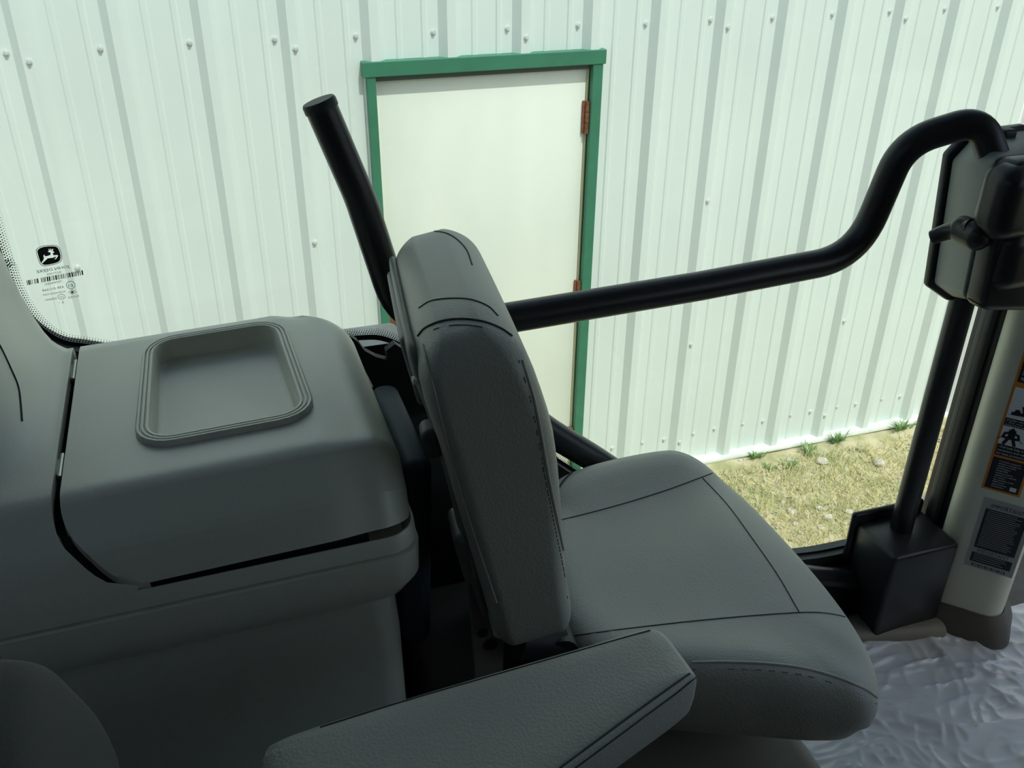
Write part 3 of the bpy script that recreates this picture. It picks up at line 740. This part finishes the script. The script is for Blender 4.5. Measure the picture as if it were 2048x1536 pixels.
def bw2(p):
    u = max(0, (p.z-.110)/.076); q = p.copy(); q.x *= math.sqrt(max(.16, 1-.72*u**4)); v_ = max(0, (abs(p.y)-.09)/.085); q.z -= .018*v_**2.2*(1 if p.z > 0 else 0)
    return bw(q)
bm = NB(); rbox(bm, (.054, .175, .186), (.020, .030, .034), MB, 14, 7, bw2); T = bvh(bm)
back = mk('backrest', bm, LEATHER, seat, ang=60)
seam('seam', [(838, 616), (862, 602), (900, 597), (940, 599), (975, 612), (996, 632)], back, T)
seam('seam', [(836, 672), (852, 655), (885, 642), (925, 638), (965, 643), (1000, 656), (1024, 672)], back, T, .0012, (0, 12))
seam('piping', [(846, 690), (866, 770), (890, 870), (915, 960), (945, 1060), (975, 1150), (993, 1205)], back, T, .0016, matr=LEATHER)
seam('piping', [(1044, 720), (1068, 800), (1084, 880), (1100, 970), (1120, 1070), (1136, 1150), (1142, 1200)], back, T, .0016, (-7, 0), matr=LEATHER)
seam('seam', [(858, 462), (890, 466), (915, 480), (934, 502), (944, 530)], back, T, .0009)
# plastic shell on the rear of the backrest
MS = MB.copy(); MS.translation = bc-th2*.048+up2*.004
bm = NB(); rbox(bm, (.009, .150, .165), (.008, .03, .04), MS, 10, 5, lambda p: bw(p)); shell = mk('back_shell', bm, SHELLP, seat)
bm = NB(); M2 = MB.copy(); M2.translation = bc-th2*.058+up2*.118+lat_*.02
rbox(bm, (.008, .10, .040), .007, M2, 4, 4); mk('shell_grip', bm, SHELLP, shell)
bm = NB(); M2 = MB.copy(); M2.translation = bc-th2*.060+up2*.070-lat_*.128
rbox(bm, (.010, .016, .016), .008, M2, 3, 4); mk('shell_knob', bm, PLAST2, shell)
bm = NB(); M2 = MB.copy(); M2.translation = onY(934, 1088, .745); rbox(bm, (.012, .03, .032), .008, M2, 4, 4); mk('shell_bracket', bm, SHELLP, shell)
bm = NB(); q = onY(833, 760, .74); box(bm, q-Vector((.004, .004, .003)), q+Vector((.004, .004, .003)), .001); mk('cable_tag', bm, WHITEC, seat)
# hinge and brackets under the backrest
bm = NB(); q0 = onY(1035, 1280, .72); q1 = onY(1118, 1283, .72); tube(bm, [q0, q1], .021, 16); mk('hinge_arm', bm, RUBBER, seat)
bm = NB(); cyl(bm, q1-lat_*.02, q1+lat_*.30, .018, 16); mk('hinge_pin', bm, RUBBER, seat)
bm = NB(); prism(bm, [onY(u, v, .735) for u, v in ((930, 1050), (968, 1100), (985, 1230), (1008, 1290), (1002, 1420), (955, 1420), (945, 1250))], lat_*.02)
br = mk('frame_bracket', bm, BRACKET, seat, smooth=False)
bm = NB(); prism(bm, [onY(u, v, .733) for u, v in ((958, 1160), (966, 1165), (988, 1238), (1004, 1240), (1012, 1268), (1003, 1279), (988, 1273), (980, 1245))], lat_*.008)
mk('latch_tab', bm, WHITEC, seat, smooth=False, label='white plastic latch tab')
for u, v, r in ((966, 1266, .006), (982, 1289, .008)):
    bm = NB(); q = onY(u, v, .7335); cyl(bm, q, q+Vector((0, -.001, 0)), r, 14); mk('hole_shade', bm, INNER, br)  # dark disc drawn for the shade inside the hole
bm = NB(); M2 = Matrix.Translation((.45, .86, -.92)); rbox(bm, (.16, .13, .03), .02, M2, 4, 4); mk('seat_pan', bm, RUBBER, seat)
bm = NB(); M2 = Matrix.Translation((.30, .86, -.87)); rbox(bm, (.03, .14, .07), .02, M2, 4, 4); mk('rear_frame', bm, RUBBER, seat)
# base box under the seat
bm = NB(); rbox(bm, (.21, .30, .165), .03, Matrix.Translation((.400, .76, -1.12)), 6, 5); base = mk('seat_base', bm, TAN, label='tan moulded box carrying the passenger seat', cat='box')
bm = NB(); box(bm, (.597, .48, -1.26), (.618, 1.02, -1.0), .006); mk('front_panel', bm, PLAST2, base)

# ================================================================ storage console
con = empty('storage_console', (-.15, .88, FZ), 'grey plastic side console with hinged lid and recessed tray', 'console')
PR = [(1.066, -.530), (1.070, -.512), (1.064, -.502), (1.05, -.5), (.785, -.5), (.770, -.5), (.7635, -.5012), (.756, -.5050), (.724, -.530), (.718, -.536), (.713, -.545), (.7025, -.568)]
def tilt_z(x, y): return .037*(max(x, -.30)+.095)
HX0, HX1, HY0, HY1 = -.082, .058, .822, 1.028        # hole for the tray
XE = .146
prof_d = []
for (a, b) in zip(PR, PR[1:]):
    n = max(1, int(math.hypot(a[0]-b[0], a[1]-b[1])/(.006 if a[0] > .76 else .0015)))
    for k in range(n): prof_d.append((a[0]+(b[0]-a[0])*k/n, a[1]+(b[1]-a[1])*k/n))
prof_d.append(PR[-1])
# snap profile rows to the hole
for hv in (HY0, HY1):
    i = min(range(len(prof_d)), key=lambda i: abs(prof_d[i][0]-hv)+10*abs(prof_d[i][1]+.5)); prof_d[i] = (hv, prof_d[i][1])
def lidleft(y, z):
    tau = sstep(0, 1, 0)
    t = max(0, min(1, (.756-y)/.0535 if y < .756 else 0)); return -.160+.064*(1-math.sqrt(max(0, 1-t**2)))
xs_u = [k/44 for k in range(45)]
def lidpt(i, x, inset=0):
    y, z = prof_d[i]
    a = prof_d[max(0, i-1)]; b = prof_d[min(len(prof_d)-1, i+1)]; t = Vector((0, b[0]-a[0], b[1]-a[1])).normalized(); n = Vector((0, t.z, -t.y))
    if n.z < 0 and abs(n.z) > abs(n.y): n = -n
    if n.y > 0 and abs(n.y) >= abs(n.z) and y < .9: n = -n
    e = 0
    x1 = XE-.030
    if x > x1: q = (x-x1)/.030; e = .010*q+.030*(1-math.sqrt(max(0, 1-q**2.4)))
    w_ = sstep(.062, .108, x)*.006
    return Vector((x, y, z))-n*(e+inset+w_)+Vector((0, 0, tilt_z(x, y)))
bm = NB(); rows = []
gx = [-.160+(HX0+.160)*k/10 for k in range(10)]+[HX0+(HX1-HX0)*k/14 for k in range(14)]+[HX1+(XE-.030-HX1)*k/8 for k in range(8)]+[XE-.030+.030*math.sin(math.pi/2*k/8) for k in range(9)]
for i, (y, z) in enumerate(prof_d):
    xl = lidleft(y, z); rows.append([lidpt(i, max(xl, g) if g < -.10 else g) if 0 else lidpt(i, xl+(g+.160)*(XE-xl)/(XE+.160) if y < .756 else g) for g in gx])
    if y > 1.015:
        cut = .055*(1-math.sqrt(max(0, 1-((y-1.015)/.058)**2)))
        rows[-1] = [Vector((p.x-cut*sstep(.02, .12, p.x), p.y, p.z)) for p in rows[-1]]
V = [[bm.verts.new(p) for p in r] for r in rows]
for i in range(len(V)-1):
    for j in range(len(gx)-1):
        y = (prof_d[i][0]+prof_d[i+1][0])/2; x = (gx[j]+gx[j+1])/2
        if HX0 < x < HX1 and HY0 < y < HY1 and prof_d[i][1] > -.5005: continue
        bm.faces.new((V[i][j], V[i][j+1], V[i+1][j+1], V[i+1][j]))
# thickness at the left and lower edges
def lip(vs, d):
    W = [bm.verts.new(v.co+d(v.co)) for v in vs]
    for k in range(len(vs)-1): bm.faces.new((vs[k], vs[k+1], W[k+1], W[k]))
lip([r[0] for r in V], lambda c_: Vector((0, .004 if c_.y < .74 else 0, -.012)))
lip(V[-1], lambda c_: Vector((0, .012, -.001)))
lip([r[-1] for r in V], lambda c_: Vector((-.002, 0.002, -.02)))
T = bvh(bm)
lid = mk('lid', bm, PLAST, con, fix=False, ang=50)
# tray with ridged rim
bm = NB(); rings = []
tcx, tcy = (HX0+HX1)/2, (HY0+HY1)/2
def rr_ring(hx, hy, r, dz, n=7):
    out = []
    for sx, sy, a0 in ((1, 1, 0), (-1, 1, 90), (-1, -1, 180), (1, -1, 270)):
        for k in range(n):
            a = math.radians(a0+90*k/(n-1)); x = tcx+sx*(hx-r)+r*math.cos(a); y = tcy+sy*(hy-r)+r*math.sin(a)
            x += (y-tcy)*-.035*(x-tcx)/.08
            out.append(Vector((x, y, -.5+tilt_z(x, y)+dz)))
    return out
hx, hy = (HX1-HX0)/2, (HY1-HY0)/2
spec = [(.0125, -.002), (.0125, .004), (.011, .0062), (.0090, .0062), (.0084, .0040), (.0074, .0040), (.0068, .0062), (.0048, .0062), (.0042, .0040), (.0032, .0040), (.0026, .0062), (.0006, .0058), (-.0012, .003), (-.004, -.016), (-.007, -.019), (-.011, -.0198)]
for o, dz in spec: rings.append(rr_ring(hx+o, hy+o, .024+o, dz))
loft(bm, rings, False, True)
tray = mk('tray', bm, PLAST, lid, fix=False, ang=35)
# hinges in the gap
for (ua, va, ub, vb) in ((137, 735, 139, 762), (116, 925, 122, 955)):
    bm = NB(); P, Q = onZ(ua, va, -.512), onZ(ub, vb, -.512)
    box(bm, (-.168, min(P.y, Q.y), -.516), (-.160, max(P.y, Q.y), -.508), .001); cyl(bm, (-.164, min(P.y, Q.y)-.006, -.508), (-.164, max(P.y, Q.y)+.006, -.508), .0022, 8); mk('hinge', bm, STEEL, lid)
# body: inner shell under the lid, side skin, lower housing
PB = PR+[(.700, -.580), (.698, -.598)]
bm = NB()
inn = [(y+(.012 if y < .765 else (-.035 if y > 1.04 else 0)), z-.012-(.024 if z > -.515 else 0)) for y, z in PB]
prism(bm, [(-.70, y, z-.0075) for y, z in inn]+[(-.70, .73, -.66), (-.70, 1.06, -.66)], (.70+.100, 0, .0155))
mk('inner_frame', bm, INNER, con, smooth=False)  # near-black colour replaces plastic in shade within the lid gap
def rise(x, y):
    d = max(0, -.174-x)*1.45; g = 0
    for a, b in zip(((0, 0), (.02, .010), (.035, .026), (.05, .052), (.065, .092), (.085, .18), (.11, .36), (.13, .6), (.15, .76), (.9, .76)), ((.02, .010), (.035, .026), (.05, .052), (.065, .092), (.085, .18), (.11, .36), (.13, .6), (.15, .76), (.9, .76))):
        if a[0] <= d <= b[0]: g = a[1]+(b[1]-a[1])*(d-a[0])/(b[0]-a[0])
    return g*sstep(.80, 1.0, y)
bm = NB(); PBd = []
for a, b in zip(PB, PB[1:]):
    n = max(1, int(math.hypot(a[0]-b[0], a[1]-b[1])/.008))
    for k in range(n): PBd.append((a[0]+(b[0]-a[0])*k/n, a[1]+(b[1]-a[1])*k/n))
PBd.append(PB[-1])
rows = []
for y, z in PBd:
    e = (lidleft(y, z)-.0075-.004*sstep(.75, .72, y)) if z > -.5825 else None
    if e is None: break
    yy = y+(.06 if y > 1.05 else 0)*sstep(-.17, -.22, -1)
    r = []
    for k in range(41):
        x = e-(e+.70)*(k/40)**1.7
        y2 = y+(.055*sstep(-.175, -.25, x) if y > 1.04 else 0)
        r.append(Vector((x, y2, z+tilt_z(x, y)*(1 if x > -.3 else 1)+rise(x, y)+(.02*0))))
    rows.append(r)
V = [[bm.verts.new(p) for p in r] for r in rows]
for i in range(len(V)-1):
    for j in range(40): bm.faces.new((V[i][j], V[i][j+1], V[i+1][j+1], V[i+1][j]))
lip([r[0] for r in V], lambda c_: Vector((0, .008 if c_.y < .74 else 0, -.012)))
TS = bvh(bm)
mk('side_skin', bm, PLAST, con, fix=False, ang=50)
# strip below the lid, lower housing
def roundend(xr, y0, r=.03, n=8, xl=-.70, yb=1.05):
    out = [(xl, y0)]
    for k in range(n+1):
        a = math.pi/2*k/n; out.append((xr-r+r*math.sin(a), y0+r-r*math.cos(a)))
    return out+[(xr, yb), (xl, yb)]
def hz(spec, name, m):
    bm = NB(); loft(bm, [[Vector((x, y, z+(tilt_z(x, y) if z > -1 else 0))) for x, y in roundend(xr, y0, r)] for xr, y0, r, z in spec]); return mk(name, bm, m, con, ang=35)
hz([(.1365, .7110, .03, -.597), (.1450, .7032, .03, -.5780), (.1462, .7020, .03, -.5780), (.1470, .7013, .03, -.5795), (.1480, .699, .03, -.596), (.1445, .703, .03, -.598)], 'upper_rim', PLAST)
hz([(.1350, .715, .03, -.6005), (.1470, .7005, .03, -.6005), (.1500, .6985, .03, -.602), (.1490, .6975, .03, -.635), (.138, .704, .03, -.653), (.126, .715, .03, -.660)], 'lower_rim', PLAST)
hz([(.124, .716, .03, -.655), (.128, .710, .03, -.72), (.134, .700, .03, FZ)], 'housing', PLAST)
# dark tube painting in the shade of the crease at the rear corner trim
bm = NB(); tube(bm, cast(TS, [(-20, 662), (0, 692), (22, 738), (36, 772), (41, 805), (44, 842)], 0), .0011, 6); mk('crease', bm, INNER, con)

# ================================================================ grey trim, blue cover and outer sill between console and seat
bm = NB(); P = [onY(u, v, 1.10) for u, v in ((700, 672), (716, 684), (730, 702), (752, 714), (776, 721), (772, 702), (790, 688), (840, 720), (860, 830), (760, 800), (730, 740))]
prism(bm, P, (0, .012, 0)); mk('trim_5', bm, RUBBER, label='black trim behind the seat below the door glass', kind='structure', smooth=False)
bm = NB(); gridf(bm, lambda a, b: Vector((-.55+.84*a, 1.17+.5*b, -.74-.10*(2*b-1)**2*(b > .5)-.5*max(0, .25-a)**2)), 24, 14)
bmesh.ops.solidify(bm, geom=list(bm.faces), thickness=.02); rf_ = mk('rear_fender', bm, FENDER, label='light grey rear fender outside below the door glass beside the console', cat='fender')
bm = NB(); box(bm, (-.5, 1.2, -2.985), (.25, 1.6, -.80), .05); mk('wheel_house', bm, RUBBER, rf_)
bm = NB(); rbox(bm, (.018, .10, .14), .015, Matrix.Translation((.180, .975, -.755)) @ Matrix.Rotation(.04, 4, 'Y'), 4, 6); mk('wheel_arch_cover', bm, BLUEP, label='dark blue moulded cover between console and passenger seat', cat='cover')

# ================================================================ operator seat (the armrest reaches into view)
OPDARK = mat('operator_seat_darkened', (.10, .10, .10), .8, bump=.3, bscale=300)  # seat parts other than the armrest darkened for shade and less bounce light
ops = empty('operator_seat', (-.05, 0, FZ), 'operator seat with padded armrest, other parts darkened for shade', 'seat')
AZ = -.60
far_ = [onZ(u, v, AZ) for u, v in ((523, 1536), (527, 1508), (560, 1480), (780, 1410), (1000, 1345), (1180, 1293), (1285, 1262), (1312, 1258), (1336, 1272), (1362, 1305), (1386, 1338), (1393, 1352))]
near_ = [onZ(u, v, AZ) for u, v in ((1370, 1375), (1300, 1425), (1220, 1482), (1140, 1540), (1000, 1640), (760, 1760), (620, 1780), (540, 1700))]
ring = spline(far_+near_, 4, True); ac = sum(ring, Vector())/len(ring)
rings = []
for t, z in ((.3, -.046), (.06, -.046), (.012, -.040), (-.004, -.026), (-.006, -.010), (0, -.004), (.012, 0), (.05, .004), (.15, .006), (.4, .007), (.7, .007)):
    rings.append([p.lerp(ac, t)+Vector((0, 0, z)) for p in ring])
bm = NB(); loft(bm, rings); T = bvh(bm); arm = mk('armrest', bm, LEATHER, ops, ang=60)
seam('piping', [(1387, 1342), (1340, 1375), (1280, 1418), (1200, 1477), (1120, 1536)], arm, T, .0009)
seam('piping', [(1392, 1354), (1350, 1388), (1290, 1432), (1215, 1488), (1150, 1536)], arm, T, .0008)
seam('piping', [(640, 1455), (800, 1405), (1000, 1347), (1180, 1295), (1300, 1261)], arm, T, .0007)
bm = NB(); rbox(bm, (.13, .03, .025), .015, Matrix.Translation((.12, .46, -.665)), 4, 4); mk('arm_support', bm, RUBBER, ops)
bm = NB(); rbox(bm, (.25, .27, .06), .05, Matrix.Translation((.10, .08, -.80)), 8, 6); mk('seat_cushion', bm, OPDARK, ops, ang=60)
bm = NB(); rbox(bm, (.07, .30, .36), .06, Matrix.Translation((-.30, .08, -.48)) @ Matrix.Rotation(-.12, 4, 'Y'), 8, 6); mk('backrest', bm, OPDARK, ops, ang=60)
bm = NB(); rbox(bm, (.22, .24, .22), .04, Matrix.Translation((.08, .08, -1.065)), 4, 4); mk('pedestal', bm, RUBBER, ops)
bm = NB(); rbox(bm, (.20, .03, .09), .025, Matrix.Translation((.0, .38, -.74)), 4, 4); mk('side_guard', bm, RUBBER, ops)

bo = [onY(u, v, .43) for u, v in ((-60, 1299), (0, 1305), (60, 1310), (105, 1328), (150, 1370), (200, 1425), (235, 1490), (256, 1560))]
bo = [Vector((-.34, .43, bo[0].z-.005)), Vector((-.27, .43, bo[0].z))]+bo+[Vector((bo[-1].x+.012, .43, -.56)), Vector((bo[-1].x-.01, .43, -.74)), Vector((-.18, .43, -.78)), Vector((-.33, .43, -.72))]
bo = spline(bo, 4, True); bcn = sum(bo, Vector())/len(bo)
bm = NB(); loft(bm, [[p.lerp(bcn, t_)+Vector((0, dy, 0)) for p in bo] for dy, t_ in ((-.09, .12), (-.085, .05), (-.07, .01), (-.02, 0), (-.006, .012), (0, .04), (.006, .12))])
mk('side_bolster', bm, OPDARK, ops, ang=60)

# ================================================================ outside the cab: grey engine side panel and work lamp
fen = empty('engine_side_panel', (2.0, 1.6, -2.985), 'smooth light grey panel outside the cab ahead of the door', 'panel')
bm = NB()
e0 = onY(1913, 872, 1.36); e1 = onY(1856, 985, 1.36)
pr_ = []
for y in (1.34, 1.60):
    e0 = onY(1913, 872, y); e1 = onY(1858, 985, y); e2 = onY(1850, 1100, y)
    pr_.append([e0, e1, e2, Vector((3.0, y, e2.z-.2)), Vector((3.0, y, e0.z-.05))])
loft(bm, pr_)
bmesh.ops.bevel(bm, geom=list(bm.edges), offset=.02, segments=4, affect='EDGES', profile=.5)
mk('panel_shell', bm, FENDER, fen)
bm = NB(); box(bm, (2.2, 1.40, -2.985), (2.9, 1.58, -1.4), .03); mk('support', bm, RUBBER, fen)
lampo = empty('work_lamp', onY(1872, 1010, 1.30), 'rounded lamp with pale rim and greenish lens outside the glass', 'lamp')
q = onY(1876, 1005, 1.315); MR = Matrix.Translation(q) @ Matrix.Rotation(-.5, 4, 'Z') @ Matrix.Rotation(.25, 4, 'Y')
bm = NB(); rbox(bm, (.032, .03, .055), .026, MR, 4, 6); mk('housing', bm, mat('pale_rim', (.62, .64, .62), .35), lampo)
bm = NB(); rbox(bm, (.026, .006, .044), .006, MR @ Matrix.Translation((-.006, -.028, -.012)), 4, 3); mk('lens', bm, mat('green_lens', (.16, .24, .22), .15), lampo)
bm = NB(); tube(bm, [q+Vector((.02, .0, -.03)), q+Vector((.06, .0, -.06)), q+Vector((.10, .006, -.08))], .010, 10); mk('stalk', bm, RUBBER, lampo)
